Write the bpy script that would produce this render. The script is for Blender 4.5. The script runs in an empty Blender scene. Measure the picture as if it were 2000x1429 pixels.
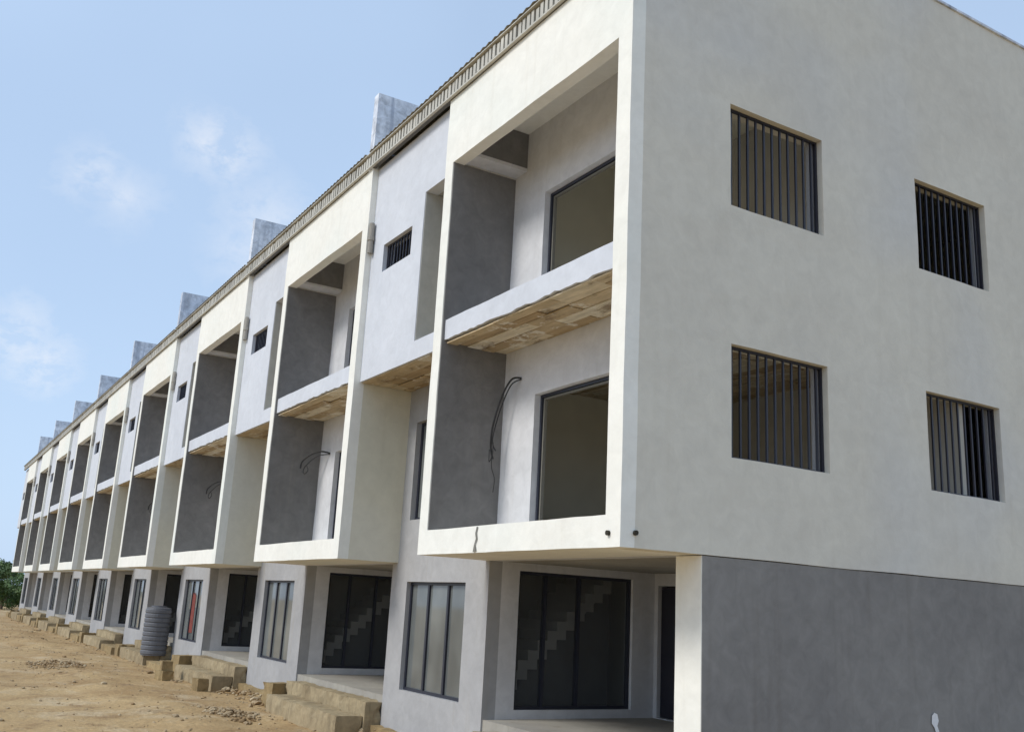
import bpy, bmesh, math, random
from mathutils import Vector, Matrix, noise
random.seed(7)
sc=bpy.context.scene; COL=sc.collection
# ------------------------------------------------------------------ helpers
def jit(p,amp):
    q=Vector(p)
    return q+noise.noise_vector(q*1.3+Vector((3.1,7.7,1.9)))*amp+noise.noise_vector(q*5.1)*amp*.45
def new(name,bm,mat,parent=None,label=None,smooth=False,recalc=True):
    if recalc: bmesh.ops.recalc_face_normals(bm,faces=bm.faces)
    me=bpy.data.meshes.new(name); bm.to_mesh(me); bm.free()
    if smooth:
        for p in me.polygons: p.use_smooth=True
    me.materials.append(mat)
    o=bpy.data.objects.new(name,me); COL.objects.link(o)
    if parent: o.parent=parent
    if label: o['label']=label
    return o
def cuts(a,b,holes,step):
    br=sorted(set([a,b]+[h for h in holes if a<h<b])); out=[]
    for p,q in zip(br,br[1:]):
        n=max(1,int(math.ceil((q-p)/step)))
        out+= [p+(q-p)*i/n for i in range(n)]
    return out+[b]
def wall(bm,ax,t0,t1,u0,u1,z0,z1,holes=(),step=.45,amp=.004):
    us=cuts(u0,u1,[h[0] for h in holes]+[h[1] for h in holes],step)
    zs=cuts(z0,z1,[h[2] for h in holes]+[h[3] for h in holes],step)
    def pt(u,z,t):
        p={'y':(u,t,z),'x':(t,u,z),'z':(u,z,t)}[ax]
        return jit(p,amp) if amp else Vector(p)
    V={}
    def v(i,j,s):
        k=(i,j,s)
        if k not in V: V[k]=bm.verts.new(pt(us[i],zs[j],(t0,t1)[s]))
        return V[k]
    nu,nz=len(us)-1,len(zs)-1
    def solid(i,j):
        if i<0 or j<0 or i>=nu or j>=nz: return False
        cu=(us[i]+us[i+1])/2; cz=(zs[j]+zs[j+1])/2
        return not any(h[0]<cu<h[1] and h[2]<cz<h[3] for h in holes)
    for i in range(nu):
        for j in range(nz):
            if not solid(i,j): continue
            for s in (0,1): bm.faces.new((v(i,j,s),v(i+1,j,s),v(i+1,j+1,s),v(i,j+1,s)))
            if not solid(i-1,j): bm.faces.new((v(i,j,0),v(i,j+1,0),v(i,j+1,1),v(i,j,1)))
            if not solid(i+1,j): bm.faces.new((v(i+1,j,0),v(i+1,j+1,0),v(i+1,j+1,1),v(i+1,j,1)))
            if not solid(i,j-1): bm.faces.new((v(i,j,0),v(i+1,j,0),v(i+1,j,1),v(i,j,1)))
            if not solid(i,j+1): bm.faces.new((v(i,j+1,0),v(i+1,j+1,0),v(i+1,j+1,1),v(i,j+1,1)))
def box(bm,x0,x1,y0,y1,z0,z1,step=9,amp=0):
    wall(bm,'y',y0,y1,x0,x1,z0,z1,(),step,amp)
def rbox(bm,x0,x1,y0,y1,z0,z1,amp=.02,step=.12):
    nx=max(1,int((x1-x0)/step)); ny=max(1,int((y1-y0)/step)); nz=max(1,int((z1-z0)/step))
    V={}
    def g(i,j,k):
        key=(i,j,k)
        if key not in V:
            p=Vector((x0+(x1-x0)*i/nx,y0+(y1-y0)*j/ny,z0+(z1-z0)*k/nz))
            e=(i in(0,nx))+(j in(0,ny))+(k in(0,nz))
            q=p+noise.noise_vector(p*2)*amp+noise.noise_vector(p*17)*amp*.45
            if e>=2:
                d=Vector((0 if i not in (0,nx) else (1 if i==0 else -1),0 if j not in (0,ny) else (1 if j==0 else -1),0 if k not in (0,nz) else (1 if k==0 else -1)))
                q+=d*random.uniform(0,amp*.8)*(1 if random.random()<.8 else 3.)
            V[key]=bm.verts.new(q)
        return V[key]
    for i in range(nx):
        for j in range(ny):
            for k in (0,nz): bm.faces.new((g(i,j,k),g(i+1,j,k),g(i+1,j+1,k),g(i,j+1,k)))
    for i in range(nx):
        for k in range(nz):
            for j in (0,ny): bm.faces.new((g(i,j,k),g(i+1,j,k),g(i+1,j,k+1),g(i,j,k+1)))
    for j in range(ny):
        for k in range(nz):
            for i in (0,nx): bm.faces.new((g(i,j,k),g(i,j+1,k),g(i,j+1,k+1),g(i,j,k+1)))
def tube(bm,pts,r,n=8):
    pts=[Vector(p) for p in pts]; rings=[]
    for i,p in enumerate(pts):
        d=(pts[min(i+1,len(pts)-1)]-pts[max(i-1,0)]).normalized()
        a=d.orthogonal().normalized() if i==0 else (prev-d*prev.dot(d)).normalized()
        prev=a; b=d.cross(a)
        rings.append([bm.verts.new(p+(a*math.cos(t)+b*math.sin(t))*r) for t in [2*math.pi*k/n for k in range(n)]])
    for A,B in zip(rings,rings[1:]):
        for k in range(n): bm.faces.new((A[k],A[(k+1)%n],B[(k+1)%n],B[k]))
    bm.faces.new(rings[0]); bm.faces.new(rings[-1])
def spline(ps,n=6):
    ps=[Vector(p) for p in ps]; out=[]
    for i in range(len(ps)-1):
        a=ps[max(i-1,0)];b=ps[i];c=ps[i+1];d=ps[min(i+2,len(ps)-1)]
        for k in range(n):
            t=k/n
            out.append(.5*((2*b)+(c-a)*t+(2*a-5*b+4*c-d)*t*t+(3*b-a-3*c+d)*t**3))
    return out+[ps[-1]]
def tag(o,label=None,cat=None,group=None,kind=None):
    for k,v in (('label',label),('category',cat),('group',group),('kind',kind)):
        if v: o[k]=v
    return o
def empty(name,loc): 
    o=bpy.data.objects.new(name,None); COL.objects.link(o); o.location=loc; o.empty_display_size=.3; return o
def copy_tree(o,parent=None,skip=()):
    c=o.copy(); COL.objects.link(c); c.parent=parent
    for ch in list(o.children):
        if ch.name.split('.')[0] in skip: continue
        copy_tree(ch,c)
    return c
# ------------------------------------------------------------------ materials
def mat(name): 
    m=bpy.data.materials.new(name); m.use_nodes=True; nt=m.node_tree
    return m,nt,nt.nodes['Principled BSDF']
def noisef(nt,scale,detail=4,vec=None,rough=.55,dist=0):
    n=nt.nodes.new('ShaderNodeTexNoise'); n.inputs['Scale'].default_value=scale; n.inputs['Detail'].default_value=detail
    n.inputs['Roughness'].default_value=rough; n.inputs['Distortion'].default_value=dist
    if vec: nt.links.new(vec,n.inputs['Vector'])
    return n.outputs['Fac']
def ramp(nt,fac,stops):
    r=nt.nodes.new('ShaderNodeValToRGB'); e=r.color_ramp.elements
    while len(e)<len(stops): e.new(.5)
    for el,(p,c) in zip(e,stops):
        el.position=p; el.color=(c[0],c[1],c[2],1) if hasattr(c,'__len__') else (c,c,c,1)
    nt.links.new(fac,r.inputs['Fac']); return r.outputs['Color']
def mix(nt,fac,a,b,mode='MIX'):
    m=nt.nodes.new('ShaderNodeMix'); m.data_type='RGBA'; m.blend_type=mode
    for s,v in ((0,fac),(6,a),(7,b)):
        if isinstance(v,bpy.types.NodeSocket): nt.links.new(v,m.inputs[s])
        elif s==0: m.inputs[0].default_value=v
        else: m.inputs[s].default_value=(v[0],v[1],v[2],1)
    return m.outputs[2]
def pos(nt,scale=None):
    g=nt.nodes.new('ShaderNodeNewGeometry').outputs['Position']
    if scale:
        m=nt.nodes.new('ShaderNodeMapping'); m.inputs['Scale'].default_value=scale; nt.links.new(g,m.inputs['Vector']); return m.outputs['Vector']
    return g
def bump(nt,bs,h,st=.3,d=.01):
    b=nt.nodes.new('ShaderNodeBump'); b.inputs['Strength'].default_value=st; b.inputs['Distance'].default_value=d
    nt.links.new(h,b.inputs['Height']); nt.links.new(b.outputs['Normal'],bs.inputs['Normal'])
def plaster(name,c,c2,streak=.25,stain=(.30,.25,.17),tint=None,mott=1.,bs_=.35):
    m,nt,bs=mat(name); P=pos(nt)
    col=mix(nt,ramp(nt,noisef(nt,.55,3,P,.6,.4),[(.35,0),(.68,1)]),c,c2)
    if tint: col=mix(nt,ramp(nt,noisef(nt,.35,1,P),[(.48,0),(.70,.8)]),col,tint)
    f=ramp(nt,noisef(nt,4.5,3,P,.65,.6),[(.3,1-.09*mott),(.7,1+.05*mott)])
    col=mix(nt,1,col,f,'MULTIPLY')
    s=ramp(nt,noisef(nt,1,3,pos(nt,(5,5,.35)),.6),[(.56,0),(.78,streak)])
    col=mix(nt,s,col,stain)
    nt.links.new(col,bs.inputs['Base Color']); bs.inputs['Roughness'].default_value=.85
    bs.inputs['Specular IOR Level'].default_value=.2
    bump(nt,bs,noisef(nt,8,3,P,.62),bs_,.012)
    return m
M={}
M['end']=plaster('end_wall_paint',(.71,.675,.585),(.655,.62,.54),.15,stain=(.5,.45,.36),tint=(.63,.62,.59),mott=.7,bs_=.35)
M['cream']=plaster('cream_paint',(.73,.695,.565),(.67,.64,.515),.15,stain=(.5,.46,.34),tint=(.69,.68,.60),mott=.6,bs_=.3)
M['white']=plaster('white_paint',(.89,.875,.81),(.845,.83,.76),.14,stain=(.55,.50,.4),tint=(.81,.83,.775),mott=.6)
M['pale']=plaster('pale_grey_paint',(.66,.685,.735),(.605,.63,.68),.10,stain=(.42,.40,.38),mott=.7)
M['inner']=plaster('pale_undercoat',(.70,.70,.715),(.62,.62,.63),.15)
M['niche']=plaster('niche_paint',(.50,.485,.44),(.44,.43,.39),.15)
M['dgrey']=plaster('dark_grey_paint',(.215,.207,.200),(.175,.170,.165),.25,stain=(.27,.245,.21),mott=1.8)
M['grey']=plaster('grey_paint',(.43,.43,.435),(.37,.37,.377),.25,stain=(.34,.29,.2))
M['grey2']=plaster('slate_grey_paint',(.275,.263,.248),(.23,.22,.21),.3,stain=(.15,.13,.11),mott=1.4)
M['conc']=plaster('raw_concrete',(.39,.29,.15),(.25,.18,.092),.6,stain=(.13,.09,.045),mott=3.0,bs_=.8)
M['step']=plaster('step_concrete',(.43,.35,.22),(.29,.225,.135),.6,stain=(.14,.105,.06),mott=3.2,bs_=.9)
M['conc2']=plaster('grey_concrete',(.42,.40,.35),(.32,.30,.27),.4,stain=(.2,.17,.12))
M['fin']=plaster('weathered_parapet',(.74,.78,.86),(.50,.56,.67),.9,stain=(.22,.26,.35),mott=4,bs_=.8)
def simple(name,c,rough=.5,metal=0,nscale=20,var=.15):
    m,nt,bs=mat(name)
    col=mix(nt,noisef(nt,nscale,2,pos(nt)),[x*(1-var) for x in c],[min(1,x*(1+var)) for x in c])
    nt.links.new(col,bs.inputs['Base Color']); bs.inputs['Roughness'].default_value=rough; bs.inputs['Metallic'].default_value=metal
    return m
M['room']=simple('room_plaster',(.80,.77,.64),.9,0,1.5,.12)
M['room_shade']=simple('shaded_room_plaster',(.55,.53,.47),.9,0,1.5,.2)  # darker copy of the room plaster; the rooms' dimness is put into its colour
M['stair']=simple('stair_concrete',(.50,.49,.465),.9,0,2,.15)
M['hall']=simple('hall_plaster',(.62,.61,.57),.9,0,2,.15)
M['under_shade']=simple('painted_stair_shade',(.15,.15,.15),.9,0,3,.2)  # dark colour standing in for the shade beneath the stair
M['steel']=simple('dark_steel',(.018,.018,.030),.45)
M['alu']=simple('dark_frame',(.022,.025,.04),.4)
M['silver']=simple('pale_frame',(.40,.40,.41),.5)
M['track']=simple('dull_track',(.20,.19,.16),.6)
M['cable']=simple('black_cable',(.015,.015,.015),.5)
M['roof']=simple('roof_sheet',(.42,.40,.34),.55,0,3,.2)
M['edge']=simple('roof_edge_metal',(.52,.50,.44),.6,0,2,.4)
M['edge_back']=simple('dark_metal',(.10,.095,.085),.6)  # even dark colour of the backing behind the edge ribs
M['tank']=simple('grey_plastic',(.125,.13,.145),.5,0,8,.2)
M['red']=simple('dull_red',(.20,.045,.035),.8,0,6,.5)
M['stain']=simple('dark_stain',(.035,.03,.02),.9)
M['splash']=simple('white_paint_splash',(.75,.75,.75),.7)
m,nt,bs=mat('formwork_soffit'); P=pos(nt)
ri=nt.nodes.new('ShaderNodeNewGeometry').outputs['Random Per Island']
c=ramp(nt,ri,[(0,(.40,.28,.15)),(.35,(.54,.42,.26)),(.65,(.66,.55,.38)),(1,(.72,.64,.49))])
c=mix(nt,1,c,ramp(nt,noisef(nt,3,4,pos(nt,(.6,3,1)),.7,.2),[(.3,.75),(.7,1.15)]),'MULTIPLY')
c=mix(nt,ramp(nt,noisef(nt,2.2,4,P,.75,.3),[(.56,0),(.62,.8)]),c,(.76,.71,.61))
c=mix(nt,ramp(nt,noisef(nt,1.9,4,pos(nt,(.8,2,1)),.75,.3),[(.56,0),(.68,.75)]),c,(.17,.105,.05))
nt.links.new(c,bs.inputs['Base Color']); bs.inputs['Roughness'].default_value=.85; bump(nt,bs,noisef(nt,9,3,P),.45,.02); M['soffit']=m
m,nt,bs=mat('porch_glass'); nt.nodes.remove(bs)
tr=nt.nodes.new('ShaderNodeBsdfTransparent'); tr.inputs[0].default_value=(.82,.84,.85,1)
df=nt.nodes.new('ShaderNodeBsdfDiffuse'); df.inputs[0].default_value=(.30,.32,.33,1)
gl=nt.nodes.new('ShaderNodeBsdfGlossy'); gl.inputs['Roughness'].default_value=.0
m1=nt.nodes.new('ShaderNodeMixShader'); m1.inputs[0].default_value=.13; nt.links.new(tr.outputs[0],m1.inputs[1]); nt.links.new(df.outputs[0],m1.inputs[2])
lw=nt.nodes.new('ShaderNodeLayerWeight'); lw.inputs[0].default_value=.2
mx=nt.nodes.new('ShaderNodeMixShader'); nt.links.new(lw.outputs['Fresnel'],mx.inputs[0]); nt.links.new(m1.outputs[0],mx.inputs[1]); nt.links.new(gl.outputs[0],mx.inputs[2])
nt.links.new(mx.outputs[0],nt.nodes['Material Output'].inputs[0]); M['glass']=m
m,nt,bs=mat('tinted_window_glass')
c=mix(nt,ramp(nt,noisef(nt,1.1,2,pos(nt,(1,1,.7))),[(.35,0),(.65,1)]),(.105,.115,.115),(.20,.215,.21))
nt.links.new(c,bs.inputs['Base Color']); bs.inputs['Roughness'].default_value=.05; bs.inputs['Specular IOR Level'].default_value=.7; M['tint']=m
m,nt,bs=mat('bare_earth'); P=pos(nt)
c=mix(nt,ramp(nt,noisef(nt,.35,4,P,.65,.6),[(.35,0),(.65,1)]),(.36,.23,.10),(.49,.345,.17))
c=mix(nt,ramp(nt,noisef(nt,.8,4,P,.7,.3),[(.52,0),(.68,.6)]),c,(.57,.46,.30))
c=mix(nt,ramp(nt,noisef(nt,1.5,4,P,.7),[(.54,0),(.68,.65)]),c,(.22,.13,.055))
c=mix(nt,1,c,ramp(nt,noisef(nt,14,4,P,.7),[(.3,.75),(.7,1.14)]),'MULTIPLY')
nt.links.new(c,bs.inputs['Base Color']); bs.inputs['Roughness'].default_value=.95
bump(nt,bs,noisef(nt,6,5,P,.7),.7,.045); M['dirt']=m
m,nt,bs=mat('rubble_stone'); 
c=mix(nt,ramp(nt,noisef(nt,2,2,pos(nt)),[(.35,0),(.65,1)]),(.27,.175,.085),(.46,.37,.24))
nt.links.new(c,bs.inputs['Base Color']); bs.inputs['Roughness'].default_value=.95; M['stone']=m
m,nt,bs=mat('leaf_green')
c=mix(nt,ramp(nt,noisef(nt,1.1,3,pos(nt)),[(.35,0),(.65,1)]),(.035,.075,.018),(.10,.16,.04))
nt.links.new(c,bs.inputs['Base Color']); bs.inputs['Roughness'].default_value=.7; M['leaf']=m
M['bark']=simple('bark',(.12,.09,.06),.9)
# ------------------------------------------------------------------ house prototype (origin: right-hand front corner of its balcony frame)
PI8=8.08
def soffit_boards(bm,x0,x1,y0,y1,z,w=.2,l=1.):
    y=y0
    while y<y1-.02:
        e=min(y+w*random.uniform(.8,1.3),y1)
        x=x0-random.random()*.9*l
        while x<x1:
            xe=x+random.uniform(.9,1.9)*l; a,b=max(x,x0),min(xe,x1)
            dz=random.uniform(-.022,.008)
            if b-a>.02: box(bm,a+.003,b-.003,y+.006,e-.006,z+dz-.02,z+dz)
            x=xe
        y=e
H=empty('townhouse',(0,0,0))
def B(): return bmesh.new()
bm=B()
wall(bm,'y',0,.2,-4.89,0,3.1,10.5,[(-4.63,-.27,3.45,9.3)],.3,.007)
wall(bm,'x',-4.89,-4.63,.2,1.175,3.1,10.5); 
wall(bm,'z',3.1,3.45,-4.63,-.27,.2,1.175)
wall(bm,'z',10.0,10.2,-4.63,-.27,.2,1.175)
new('balcony_frame',bm,M['white'],H)
bm=B(); wall(bm,'x',-.27,0.,.2,1.175,3.1,10.5); new('balcony_side_wall',bm,M['cream'],H)
bm=B(); wall(bm,'x',-4.632,-4.613,.015,1.172,3.452,9.31); new('balcony_wall_panel',bm,M['dgrey'],H,'dark grey painted inner side wall of the balconies')
bm=B(); box(bm,-4.610,-4.26,.203,1.168,9.385,9.995,.3,.003); ob=new('ceiling_beam',bm,M['dgrey'],H)
bm=B(); box(bm,-4.610,-4.25,.203,1.168,9.33,9.383,.3,.003); new('beam_bounce_strip',bm,M['inner'],ob)  # pale strip painting bounced light onto the beam's underside
bm=B()
wall(bm,'y',.055,1.172,-4.615,-.27,6.34,6.66,(),.12,.008)
for v in bm.verts:
    if v.co.z<6.4 and v.co.y<.2: v.co.z+=noise.noise(v.co*6)*.035+noise.noise(v.co*15)*.016
sl=new('balcony_slab',bm,M['pale'],H)
bm=B(); soffit_boards(bm,-4.6,-.28,.09,1.165,6.335); new('soffit_boards',bm,M['soffit'],sl)
doors=[(-3.7,-1.0,3.452,5.53),(-3.68,-1.0,6.66,8.77)]
bm=B(); wall(bm,'y',1.17,1.4,-4.89,-.2,3.1,10.3,[(-3.7,-1.0,3.452,5.53),(-3.68,-1.0,6.66,8.77)],.25,.008); new('balcony_back_wall',bm,M['inner'],H)
for (a,b,c,d) in doors:
    bm=B()
    for (p,q,r_,s) in ((a+.01,a+.05,c,d-.01),(b-.05,b-.01,c,d-.01),(a+.05,b-.05,d-.05,d-.01)): box(bm,p,q,1.27,1.37,r_,s)
    fr=new('door_frame',bm,M['alu'],H)
    bm=B(); box(bm,a+.055,a+.08,1.30,1.35,c,d-.055); box(bm,a+.08,b-.08,1.30,1.35,d-.08,d-.055); new('door_track',bm,M['track'],fr)
bm=B(); tube(bm,spline([(-3.05,1.1,6.68),(-2.9,1.05,6.85),(-2.75,1.05,6.92),(-2.62,1.08,7.1)]),.010); tube(bm,spline([(-2.9,1.05,6.83),(-2.7,1.02,6.8),(-2.6,1.0,6.88)]),.008)
new('cable_end',bm,M['cable'],H)
bm=B()
tube(bm,spline([(-4.0,1.16,5.52),(-4.1,1.0,5.55),(-4.3,.86,5.5),(-4.48,.72,5.34),(-4.52,.70,5.18)]),.017)
tube(bm,spline([(-4.0,1.16,5.50),(-4.2,.95,5.45),(-4.45,.8,5.25),(-4.50,.76,5.12),(-4.42,.78,5.06),(-4.36,.82,5.14),(-4.42,.8,5.24)]),.010)
new('short_cable',bm,M['cable'],H)
bm=B(); wall(bm,'y',1.17,1.4,-8.08,-4.89,3.1,6.28,[(-7.73,-5.4,3.85,5.63)]); new('first_floor_wall',bm,M['grey'],H)
def window(parent,x0,x1,z0,z1,y,n,label=None):
    bm=B(); w=.05
    box(bm,x0,x0+w,y,y+.07,z0,z1); box(bm,x1-w,x1,y,y+.07,z0,z1); box(bm,x0+w,x1-w,y,y+.07,z1-w,z1); box(bm,x0+w,x1-w,y,y+.07,z0,z0+w)
    xs=[x0+(x1-x0)*i/n for i in range(n+1)]
    for x in xs[1:-1]: box(bm,x-.03,x+.03,y-.005,y+.075,z0+w,z1-w)
    f=new('window',bm,M['alu'],parent,label)
    for a,b in zip(xs,xs[1:]):
        bm=B(); box(bm,a+.03,b-.03,y+.03,y+.038,z0+w,z1-w); new('pane',bm,M['tint'],f)
    return f
window(H,-7.73,-5.4,3.85,5.63,1.27,3)
bm=B(); wall(bm,'y',.12,.35,-8.08,-4.892,6.28,10.5,[(-7.5,-6.3,8.25,8.78),(-5.86,-4.93,6.6,9.25)])
new('upper_bay_wall',bm,M['pale'],H)
bm=B(); wall(bm,'x',-6.0,-5.866,.352,.9,6.5,9.35); wall(bm,'y',.9,1.0,-6.0,-4.89,6.5,9.35); wall(bm,'z',9.26,9.35,-5.865,-4.892,.352,.9); wall(bm,'z',6.5,6.59,-5.865,-4.892,.352,.9)
wall(bm,'x',-5.858,-5.845,.135,.89,6.61,9.245,(),.45,.002)
new('niche_lining',bm,M['niche'],H)
bm=B(); soffit_boards(bm,-8.06,-4.9,.16,1.165,6.285,.25); new('bay_soffit',bm,M['soffit'],H)
bm=B(); w=.035
for a,b,c,d in ((-7.5,-7.465,8.25,8.78),(-6.335,-6.3,8.25,8.78),(-7.465,-6.335,8.25,8.285),(-7.465,-6.335,8.745,8.78)): box(bm,a,b,.2,.24,c,d)
f=new('small_window',bm,M['steel'],H)
bm=B()
for i in range(9): x=-7.4+i*.125; box(bm,x-.01,x+.01,.19,.215,8.285,8.745)
new('window_grille',bm,M['steel'],f)
bm=B(); tube(bm,[(-8.01,.055,8.75),(-8.01,.055,9.1),(-8.01,.055,9.35)],.05,12); tube(bm,[(-8.01,.055,9.0),(-8.01,.055,9.08)],.065,12)
new('drain_stub',bm,M['conc2'],H)
bm=B(); wall(bm,'y',1.17,1.4,-8.30,-4.77,0,3.1,[(-7.65,-5.49,.96,2.77)]); new('ground_floor_wall',bm,M['grey'],H)
window(H,-7.65,-5.49,.96,2.77,1.25,3)
bm=B(); rbox(bm,-8.36,-4.72,.98,1.168,-.35,.30,.024,.15); new('plinth',bm,M['conc'],H)
bm=B(); wall(bm,'x',-4.97,-4.77,1.4,4.4,0,3.1,[(1.72,3.94,.93,2.98)]); new('porch_wall',bm,M['inner'],H)
bm=B(); w=.05; X0,X1=-4.9,-4.83
ys=[1.72,2.25,2.9,3.94]
box(bm,X0,X1,1.72,1.77,.93,2.98); box(bm,X0,X1,3.89,3.94,.93,2.98); box(bm,X0,X1,1.77,3.89,2.93,2.98); box(bm,X0,X1,1.77,3.89,.93,.98)
for y in ys[1:-1]: box(bm,X0-.005,X1+.005,y-.025,y+.025,.98,2.93)
f=new('porch_glazing',bm,M['alu'],H)
for a,b in zip(ys,ys[1:]): 
    bm=B(); bm.faces.new([bm.verts.new((-4.865,y,z)) for y,z in ((a+.025,.98),(b-.025,.98),(b-.025,2.93),(a+.025,2.93))]); new('pane',bm,M['glass'],f)
bm=B(); wall(bm,'y',4.4,4.6,-4.97,-.2,.8,3.1,[(-4.68,-3.75,.81,2.9)]); new('porch_back_wall',bm,M['inner'],H)
bm=B(); box(bm,-4.66,-3.77,4.46,4.51,.82,2.88); 
for zz in (1.0,1.9): box(bm,-4.56,-3.87,4.44,4.458,zz,zz+.75)
f=new('front_door',bm,M['steel'],H)
bm=B(); tube(bm,[(-3.86,4.40,1.75),(-3.86,4.40,1.95)],.012); new('door_handle',bm,M['silver'],f)
bm=B(); wall(bm,'z',.3,.8,-4.77,-.2,1.2,4.4); wall(bm,'z',.6,.8,-8.08,-4.97,1.4,10.8); new('ground_floor_slab',bm,M['conc2'],H)
bm=B(); rbox(bm,-4.45,-.25,.85,1.199,-.3,.70,.019,.13); new('entrance_step',bm,M['step'],H)
bm=B(); rbox(bm,-4.1,-.3,.35,.849,-.3,.46,.022,.13); new('entrance_step',bm,M['step'],H)
# interior
bm=B(); wall(bm,'z',3.1,3.4,-8.08,-.21,1.4,10.8,(),1.0); new('first_floor_slab',bm,M['conc2'],H)
bm=B(); wall(bm,'z',6.35,6.65,-8.08,-.21,1.4,10.8,(),1.0); wall(bm,'z',6.3,6.5,-8.08,-4.9,.36,1.4,(),1.0); ss=new('second_floor_slab',bm,M['conc2'],H)
bm=B(); soffit_boards(bm,-8.0,-.25,1.42,8.,6.342,.32,1.6); new('slab_soffit',bm,M['soffit'],ss)
bm=B(); wall(bm,'z',10.2,10.35,-8.08,-.21,.36,10.8,(),1.5); new('ceiling',bm,M['room'],H)
bm=B(); wall(bm,'x',-4.95,-4.8,1.4,4.2,6.65,10.2,(),.9); new('room_wall',bm,M['room'],H)
bm=B(); wall(bm,'x',-6.4,-6.25,1.4,6.2,3.4,6.315,(),.9); new('living_room_wall',bm,M['room'],H)
bm=B(); wall(bm,'y',6.2,6.35,-8.0,-.2,3.4,6.315,(),.9); wall(bm,'x',-4.95,-4.8,4.2,10.8,6.65,10.2,(),.9); wall(bm,'y',4.2,4.35,-4.8,-.2,6.65,10.2,(),.9); new('room_partition',bm,M['room_shade'],H)
bm=B(); wall(bm,'y',10.8,11,-8.08,0,0,10.5,[(-7,-5.6,1.2,2.7),(-7,-5.6,7.6,9)],1.); new('rear_wall',bm,M['cream'],H)  # unseen openings added at the rear to let light into the rooms
bm=B()
n=14; sx0,sx1=-6.9,-5.7; ru,ri=.185,.16
for i in range(n):
    y=1.60+i*ru; z=.8+(i+1)*ri
    box(bm,sx0,sx1,y,y+ru,max(.8,z-ri-.14),z)
st=new('staircase',bm,M['stair'],H)
bm=B()
poly=[(1.95,.8),(1.60+n*ru,.8),(1.60+n*ru,2.86)]
bm.faces.new([bm.verts.new((sx1-.05,y,z)) for y,z in poly]); bm.faces.new([bm.verts.new((sx0+.05,y,z)) for y,z in poly])
new('stair_shade_sheet',bm,M['under_shade'],st)  # dark sheets painting the shade below the flight
bm=B(); wall(bm,'y',4.9,5.05,-8.08,-4.97,.8,3.1,[(-7.9,-7.0,.8,2.9)],1.); new('stair_hall_wall',bm,M['hall'],H)  # doorway added so light from the rear openings reaches the stair
bm=B(); wall(bm,'x',-.2,0.,1.4,10.8,0,10.5,(),.9); new('party_wall',bm,M['hall'],H)
bm=B(); wall(bm,'x',-.2,0.,-.03,11,10.5,12.1,(),.4,.006); new('parapet_wall',bm,M['fin'],H)
bm=B()
nx=int((PI8-.2)/.09); prof=[]
for i in range(nx+1):
    x=-PI8+(PI8-.21)*i/nx; prof.append((x,.03 if (i//1)%2 else 0))
def rz(y): return 10.80+(y+.12)*.17
V0=[[bm.verts.new((x,y,rz(y)+h)) for x,h in prof] for y in (-.12,2,5.5)]
V1=[[bm.verts.new((x,y,rz(5.5)-(y-5.5)*.17+h)) for x,h in prof] for y in (5.501,11.1)]
for R in (V0,V1):
    for A,Bv in zip(R,R[1:]):
        for i in range(nx): bm.faces.new((A[i],A[i+1],Bv[i+1],Bv[i]))
new('roof_sheeting',bm,M['roof'],H,recalc=False)
bm=B(); box(bm,-PI8,-.0,-.02,.05,10.5,10.77); re=new('roof_edge',bm,M['edge_back'],H)
bm=B()
x=-PI8+.03
while x<-.02:
    box(bm,x,x+random.uniform(.065,.085),-.055-random.uniform(0,.012),-.021,10.54,10.755-random.choice((0,0,0,.03))); x+=.122
new('edge_ribs',bm,M['edge'],re)
bm=B(); box(bm,-PI8,-.0,-.07,.0,10.502,10.53); box(bm,-PI8,-.0,-.10,.0,10.772,10.79); new('edge_trim',bm,M['edge'],re)
# ------------------------------------------------------------------ copies
desc=['end townhouse nearest the camera, with barred windows in its broad cream side wall',
 'second townhouse from the near corner, first one with a parapet wall on its roof',
 'third townhouse from the near corner, dull red sheet in its ground floor window',
 'fourth townhouse from the near corner, ribbed water tank standing at its porch',
 'fifth townhouse from the near corner, just beyond the water tank',
 'middle distance townhouse, sixth from the near corner of the row',
 'seventh townhouse from the near corner of the terrace',
 'last townhouse but one at the far left of the terrace',
 'farthest townhouse, closing the left end of the terrace']
GR='three storey townhouses of the terrace'
houses=[]
for k in range(9):
    if k==1: h=H
    else:
        skip=()
        if k==0: skip=('balcony_side_wall','party_wall','parapet_wall','short_cable')
        if k in (4,6): skip=('short_cable',)
        if k==8: skip=('drain_stub',)
        h=copy_tree(H,None,skip)
    h.location=(-PI8*k,0,0); tag(h,desc[k],'house',GR); houses.append(h)
E0=houses[0]
bm=B()
tube(bm,spline([(-4.10,1.16,5.84),(-4.16,1.02,5.80),(-4.32,.95,5.52),(-4.44,.90,5.1),(-4.50,.92,4.78),(-4.47,.95,4.6)]),.015)
tube(bm,spline([(-4.10,1.16,5.82),(-4.2,1.04,5.72),(-4.36,.97,5.35),(-4.46,.92,4.9),(-4.42,.96,4.72)]),.010)
tube(bm,spline([(-4.45,.93,4.85),(-4.50,.95,4.5),(-4.46,.99,4.3),(-4.50,1.0,4.1)]),.006)
tube(bm,spline([(-4.46,.93,4.8),(-4.40,.9,4.66),(-4.46,.88,4.55),(-4.54,.92,4.75)]),.007)
new('loose_cable',bm,M['cable'],E0)
sidew=[(1.60,3.27,7.42,8.81),(5.22,6.87,7.42,8.81),(1.60,3.27,4.25,5.63),(5.24,6.91,4.25,5.63)]
bm=B(); wall(bm,'x',-.27,0,.2,11.2,3.1,12.05,sidew,.35,.008); wall(bm,'x',-.27,0,0,.2,10.5,12.05,(),.4,.006); new('end_wall',bm,M['end'],E0,'cream painted end wall with four barred windows')
bm=B(); box(bm,-.3,.03,-.03,11.2,12.05,12.09); new('parapet_cap',bm,M['fin'],E0)
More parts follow.
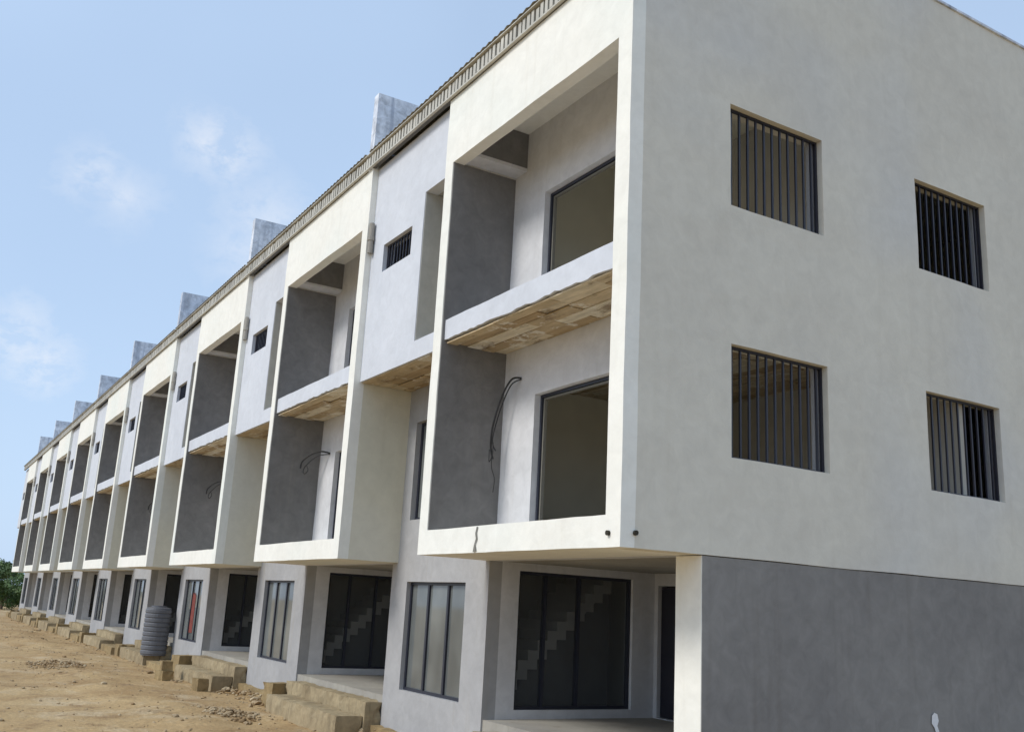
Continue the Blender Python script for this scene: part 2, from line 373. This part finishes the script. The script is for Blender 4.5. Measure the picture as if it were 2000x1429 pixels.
bm=B(); wall(bm,'x',-.2,-.010,1.17,11.2,0,3.090,(),.4,.003); new('end_wall_base',bm,M['grey2'],E0,'slate grey ground floor part of the end wall')
bm=B(); wall(bm,'y',1.16,1.42,-.45,-.016,0,3.090,(),.4,.003); new('porch_pier',bm,M['white'],E0)
for (a,b,c,d) in sidew:
    bm=B(); w=.03; xa,xb=-.13,-.09
    box(bm,xa,xb,a,a+w,c,d); box(bm,xa,xb,b-w,b,c,d); box(bm,xa,xb,a+w,b-w,d-w,d); box(bm,xa,xb,a+w,b-w,c,c+w)
    f=new('barred_window',bm,M['steel'],E0)
    bm=B(); box(bm,-.20,-.15,b-.10,b-.005,c,d); box(bm,-.2,-.15,a,b-.1,c,c+.03); new('sash_frame',bm,M['silver'],f)
    for i in range(11):
        y=a+w+(b-a-2*w)*(i+.5)/11
        bm=B(); box(bm,-.125,-.100,y-.013,y+.013,c+w,d-w); new('bar',bm,M['steel'],f)
for p,q in (((.03,.2,3.26),(-.05,.2,3.26)),((-.2,-.03,3.25),(-.2,.05,3.25))):
    bm=B(); tube(bm,[p,q],.028,12); new('drain_hole',bm,M['stain'],E0)
bm=B()
pts=[(5.02,1.36),(5.07,1.40),(5.13,1.38),(5.15,1.30),(5.12,1.24),(5.15,1.17),(5.09,1.15),(5.06,1.22),(5.01,1.27)]
bm.faces.new([bm.verts.new((.004,y,z)) for y,z in pts]); new('paint_splash',bm,M['splash'],E0)
bm=B()
pts=[(-3.12,3.44),(-3.085,3.44),(-3.115,3.36),(-3.09,3.28),(-3.135,3.20),(-3.10,3.12),(-3.19,3.105),(-3.165,3.2),(-3.125,3.28),(-3.15,3.35)]
bm.faces.new([bm.verts.new((x,-.012,z)) for x,z in pts]); new('crack_mark',bm,M['track'],E0)
# ------------------------------------------------------------------ ground
def gh(x,y):
    d=min(1,max(0,(abs(y-1)-.0)/6))
    z=.12-.06*min(1,max(0,(-y)/6))
    z+=noise.noise(Vector((x*.25,y*.35,0)))*.12*(.4+d)+noise.noise(Vector((x*1.1,y*1.1,3)))*.06+noise.noise(Vector((x*3.7,y*3.7,5)))*.03
    if y>1.1: z=min(z,.12)
    z+=.18*math.exp(-((y+1.6)/.9)**2)*(.5+.5*noise.noise(Vector((x*.35,2,9))))
    z-=.12*min(1,max(0,(-x-35)/25))
    r=math.hypot(x+30,y); 
    return z*max(0,1-max(0,r-70)/80)
def axis(a,b,fine,lo,hi):
    out=[a]; v=a
    while v<b:
        dist=max(0,lo-v,v-hi); v+=fine+dist*.22; out.append(min(v,b))
    return out
xs=axis(-900,600,.24,-45,0); ys=axis(-600,700,.2,-6,1.5)
bm=B(); G=[[bm.verts.new((x,y,gh(x,y))) for y in ys] for x in xs]
for i in range(len(xs)-1):
    for j in range(len(ys)-1): bm.faces.new((G[i][j],G[i+1][j],G[i+1][j+1],G[i][j+1]))
o=new('ground',bm,M['dirt'],smooth=True,recalc=False); tag(o,kind='structure')
tb=bmesh.new(); bmesh.ops.create_icosphere(tb,subdivisions=1,radius=1)
TV=[v.co.copy() for v in tb.verts]; TF=[[v.index for v in f.verts] for f in tb.faces]; tb.free()
def stone(bm,x,y,z,s):
    sx,sy,sz=random.uniform(.7,1.4),random.uniform(.7,1.3),random.uniform(.4,.8)
    R=Matrix.Rotation(random.random()*6,3,'Z')
    vs=[]
    for t in TV:
        c=t*random.uniform(.72,1.2)*s; vs.append(bm.verts.new(R@Vector((c.x*sx,c.y*sy,c.z*sz))+Vector((x,y,z))))
    for f in TF: bm.faces.new([vs[i] for i in f])
bm=B()
for _ in range(2000):
    x=-55+58*random.random()**.8; y=random.uniform(-6.,.9)
    if y<-1 and random.random()<.3: y=random.gauss(-1.6,.8)
    s=min(.08,random.lognormvariate(-4.1,.55)); stone(bm,x,y,gh(x,y)+s*.2,s)
for _ in range(2000):
    x=random.uniform(-68,-6); y=.9-abs(random.gauss(0,.33))
    s=min(.11,random.lognormvariate(-3.5,.5)); stone(bm,x,y,gh(x,y)+s*.25+max(0,y-.3)*.25*random.random(),s)
tag(new('gravel',bm,M['stone'],recalc=False),'loose stones and crumbs of rubble strewn over the bare earth','gravel',kind='stuff')
def pile(cx,cy,r,n,lab):
    bm=B()
    for _ in range(n):
        a=random.random()*6.28; q=r*random.random()**.6; x=cx+q*math.cos(a)*1.6; y=cy+q*math.sin(a)*.8
        s=random.uniform(.015,.055); stone(bm,x,y,gh(x,y)+.14*r*(1-q/r)*random.random()+s*.3,s)
    tag(new('rubble_heap',bm,M['stone'],recalc=False),lab,'rubble',kind='stuff')
pile(-11.6,-.5,.6,200,'heap of broken rubble nearest the camera, on the earth before the second house')
pile(-24,-2.2,1.0,260,'wide low heap of rubble farther along, left of the water tank')
bl=[(-12.75,.75,.42,.5,.55,'rough brown concrete block beside the steps of the second house'),
    (-16.0,-.02,.3,.3,.34,'small squarish concrete block lying before the third house'),
    (-20.9,.7,.5,.5,.6,'rough brown concrete block beside the steps of the third house'),
    (-19.4,-.1,.45,.35,.30,'concrete block at the foot of the stack by the third house porch'),
    (-19.38,-.08,.3,.3,.26,'smaller concrete block lying on top of another by the third house')]
for i,(x,y,a,b,c,lab) in enumerate(bl):
    z=gh(x,y)-.05 if i!=4 else gh(x,y)+.24
    bm=B(); rbox(bm,-a/2,a/2,-b/2,b/2,0,c,.018,.09); o=new('concrete_block',bm,M['conc'],None); o.location=(x,y,z); o.rotation_euler.z=random.uniform(-.2,.3)
    tag(o,lab,'block','loose concrete blocks')
for k in range(2,9):
    for dx,w,nm in ((-4.7,.6,'left'),(-6.7,2.2,'bay')):
        if k==2 and nm=='left': continue
        bm=B(); x=-PI8*k+dx+random.uniform(-.2,.2); hh=random.uniform(.36,.5) if nm=='left' else random.uniform(.18,.30)
        rbox(bm,-w/2,w/2,-.3,.3,-.3,hh,.022,.14); o=new('footing_stub',bm,M['conc']); o.location=(x,.62,.1)
        tag(o,'brown concrete footing stub in front of the %s house, %s'%(['','','third','fourth','fifth','sixth','seventh','eighth','ninth'][k],'beside its porch steps' if nm=='left' else 'below its ground floor window'),'footing','footing stubs along the row')
# water tank
T=empty('water_tank',(-24.65,.66,.42)); tag(T,'dark grey ribbed plastic water tank standing upright before the fourth house','water tank'); T.scale=(.84,.84,.92)
prof=[(0,0),(.45,0),(.45,.03)]
z=.03
for i in range(10): prof+=[(.445,z),(.47,z+.025),(.47,z+.115),(.445,z+.14)]; z+=.15
prof+=[(.45,z),(.44,z+.03),(.26,z+.06),(.24,z+.06)]
bm=B(); n=28; R=[]
for r,zz in prof: R.append([bm.verts.new((r*math.cos(6.2832*i/n),r*math.sin(6.2832*i/n),zz)) for i in range(n)] if r>0 else None)
for A,Bv in zip(R[1:],R[2:]):
    for i in range(n): bm.faces.new((A[i],A[(i+1)%n],Bv[(i+1)%n],Bv[i]))
bm.faces.new(R[1]); bm.faces.new(R[-1]); new('tank_body',bm,M['tank'],T,smooth=False)
bm=B(); tube(bm,[(0,0,z+.05),(0,0,z+.10)],.27,24); new('lid',bm,M['tank'],T)
bm=B(); x0=-16.16-6.88
V=[]
for i in range(13):
    x=x0+.36*i/12; y=1.266+.006*math.sin(i*1.7); V.append((bm.verts.new((x,y,1.2)),bm.verts.new((x,y,2.35+.04*math.sin(i)))))
for a,b in zip(V,V[1:]): bm.faces.new((a[0],b[0],b[1],a[1]))
tag(new('red_sheet',bm,M['red'],recalc=False),'dull red sheet set in the ground floor window of the third house','sheet')  # rippled dull red sheet just in front of the pane
# ------------------------------------------------------------------ trees beyond the row
def make_tree(seed):
    random.seed(seed); r=empty('tree',(0,0,0))
    bm=B(); tips=[]
    def limb(a,b,r0,r1):
        a=Vector(a);b=Vector(b); n=7; d=(b-a).normalized(); o=d.orthogonal().normalized(); q=d.cross(o)
        A=[bm.verts.new(a+(o*math.cos(6.283*i/n)+q*math.sin(6.283*i/n))*r0) for i in range(n)]
        C=[bm.verts.new(b+(o*math.cos(6.283*i/n)+q*math.sin(6.283*i/n))*r1) for i in range(n)]
        for i in range(n): bm.faces.new((A[i],A[(i+1)%n],C[(i+1)%n],C[i]))
    limb((0,0,-.1),(.1,0,1.1),.16,.11)
    for i in range(8):
        a=i*.8+random.random(); e=Vector((math.cos(a)*random.uniform(.7,1.7),math.sin(a)*random.uniform(.7,1.7),random.uniform(.9,3.2)))
        limb((.1,0,random.uniform(.6,1.1)),e,.07,.02); tips.append(e)
    new('trunk',bm,M['bark'],r)
    bm=B()
    cl=[]
    for t in tips: cl+= [t+Vector((random.gauss(0,.6),random.gauss(0,.6),random.gauss(0,.45))) for _ in range(6)]
    for c in cl:
        rr=random.uniform(.35,.65)
        for _ in range(130):
            d=Vector((random.gauss(0,1),random.gauss(0,1),random.gauss(0,.8))).normalized()*rr*random.random()**.4
            p=c+d; s=random.uniform(.06,.14); u=Vector((random.gauss(0,1),random.gauss(0,1),random.gauss(0,1))).normalized(); w=u.orthogonal().normalized()
            if p.z<.15: continue
            bm.faces.new([bm.verts.new(p+u*s),bm.verts.new(p+w*s*.6),bm.verts.new(p-u*s),bm.verts.new(p-w*s*.6)])
    new('crown',bm,M['leaf'],r,recalc=False)
    return r
protos=[make_tree(s) for s in (3,5)]
tp=[(-93,1.6,.75),(-98,4.2,.85),(-90,-2.5,.6),(-103,7,.95),(-101,-6,.85),(-108,0.5,1.0),(-112,-11,1.0),(-120,5,1.1)]
tl=['low bushy tree nearest the far end of the terrace','green tree just behind the nearest one past the last house','small round bush left of the others past the terrace','tall tree partly hidden behind the last house','leafy tree at the far edge of the building site','tallest tree in the middle of the far clump','outermost tree at the left of the far clump','rearmost tree of the clump beyond the terrace']
for i,((x,y,s),lab) in enumerate(zip(tp,tl)):
    t=protos[i] if i<2 else copy_tree(protos[i%2])
    t.location=(x,y,-.05); t.scale=(s*1.2,s*1.2,s); t.rotation_euler.z=i*1.3; tag(t,lab,'tree','trees beyond the end of the row')
# ------------------------------------------------------------------ camera
Pp=(1000,714.5); fl=1914.
def ray(u,v): return Vector((u-Pp[0],-(v-Pp[1]),-fl))
D=ray(-190,1125).normalized(); S=ray(4305,1365); S=(S-D*S.dot(D)).normalized(); XX=-D; YY=S; ZZ=XX.cross(YY)
cam=bpy.data.cameras.new('camera'); co=bpy.data.objects.new('camera',cam); COL.objects.link(co)
cam.sensor_width=36; cam.lens=fl/2000*36; cam.clip_end=3000
R3=Matrix((XX,YY,ZZ)); co.matrix_world=Matrix.Translation((8.43,-6.43,2.40))@R3.to_4x4()
sc.camera=co
# ------------------------------------------------------------------ sky and sun
w=bpy.data.worlds.new('World'); sc.world=w; w.use_nodes=True; nt=w.node_tree
bg=nt.nodes['Background']
sk=nt.nodes.new('ShaderNodeTexSky'); sk.sky_type='NISHITA'; sk.sun_disc=False
sk.sun_elevation=math.radians(42); sk.sun_rotation=math.radians(188); sk.air_density=1.0; sk.dust_density=1.2; sk.ozone_density=1.5
tc=nt.nodes.new('ShaderNodeTexCoord'); gen=tc.outputs['Generated']
mp=nt.nodes.new('ShaderNodeMapping'); mp.inputs['Scale'].default_value=(1,1,1.5); nt.links.new(gen,mp.inputs['Vector'])
nz=noisef(nt,9.,4,mp.outputs['Vector'],.6,.3); nz2=noisef(nt,30.,4,mp.outputs['Vector'],.65,.2)
def math_(op,a,b):
    n=nt.nodes.new('ShaderNodeMath'); n.operation=op
    for i,v in enumerate((a,b)):
        if isinstance(v,bpy.types.NodeSocket): nt.links.new(v,n.inputs[i])
        else: n.inputs[i].default_value=v
    return n.outputs[0]
nn=math_('ADD',math_('MULTIPLY',nz,.07),math_('MULTIPLY',nz2,.06))
acc=None
for dr,s,d in [((R3@ray(u,v)).normalized(),s,d) for (u,v,s,d) in ((185,345,.034,.5),(245,385,.036,.5),(400,280,.034,.5),(455,310,.034,.5),(520,430,.05,.5),(25,670,.042,.65),(80,710,.034,.6),(480,500,.05,.35))]:
    vm=nt.nodes.new('ShaderNodeVectorMath'); vm.operation='DISTANCE'; nt.links.new(gen,vm.inputs[0]); vm.inputs[1].default_value=dr
    dist=math_('ADD',vm.outputs['Value'],math_('SUBTRACT',nn,.065))
    r=ramp(nt,math_('DIVIDE',dist,s*1.15),[(.0,d),(.98,0)])
    acc=r if acc is None else math_('MAXIMUM',acc,r)
acc=math_('MULTIPLY',acc,ramp(nt,nz2,[(.38,.1),(.60,1.0)]))
haze=mix(nt,ramp(nt,noisef(nt,1.2,3,mp.outputs['Vector'],.5),[(.3,.68),(.7,.93)]),sk.outputs[0],(3.85,5.05,6.8))
col=mix(nt,acc,haze,(6.2,6.35,6.7))
nt.links.new(col,bg.inputs['Color']); bg.inputs['Strength'].default_value=.15
L=bpy.data.lights.new('sun','SUN'); L.energy=2.3; L.angle=math.radians(18); L.color=(1,.96,.89)
so=bpy.data.objects.new('sun',L); COL.objects.link(so)
so.rotation_euler=Vector((-.10,-.76,.68)).to_track_quat('Z','Y').to_euler()
sc.view_settings.view_transform='Standard'; sc.view_settings.look='None'; sc.view_settings.exposure=0
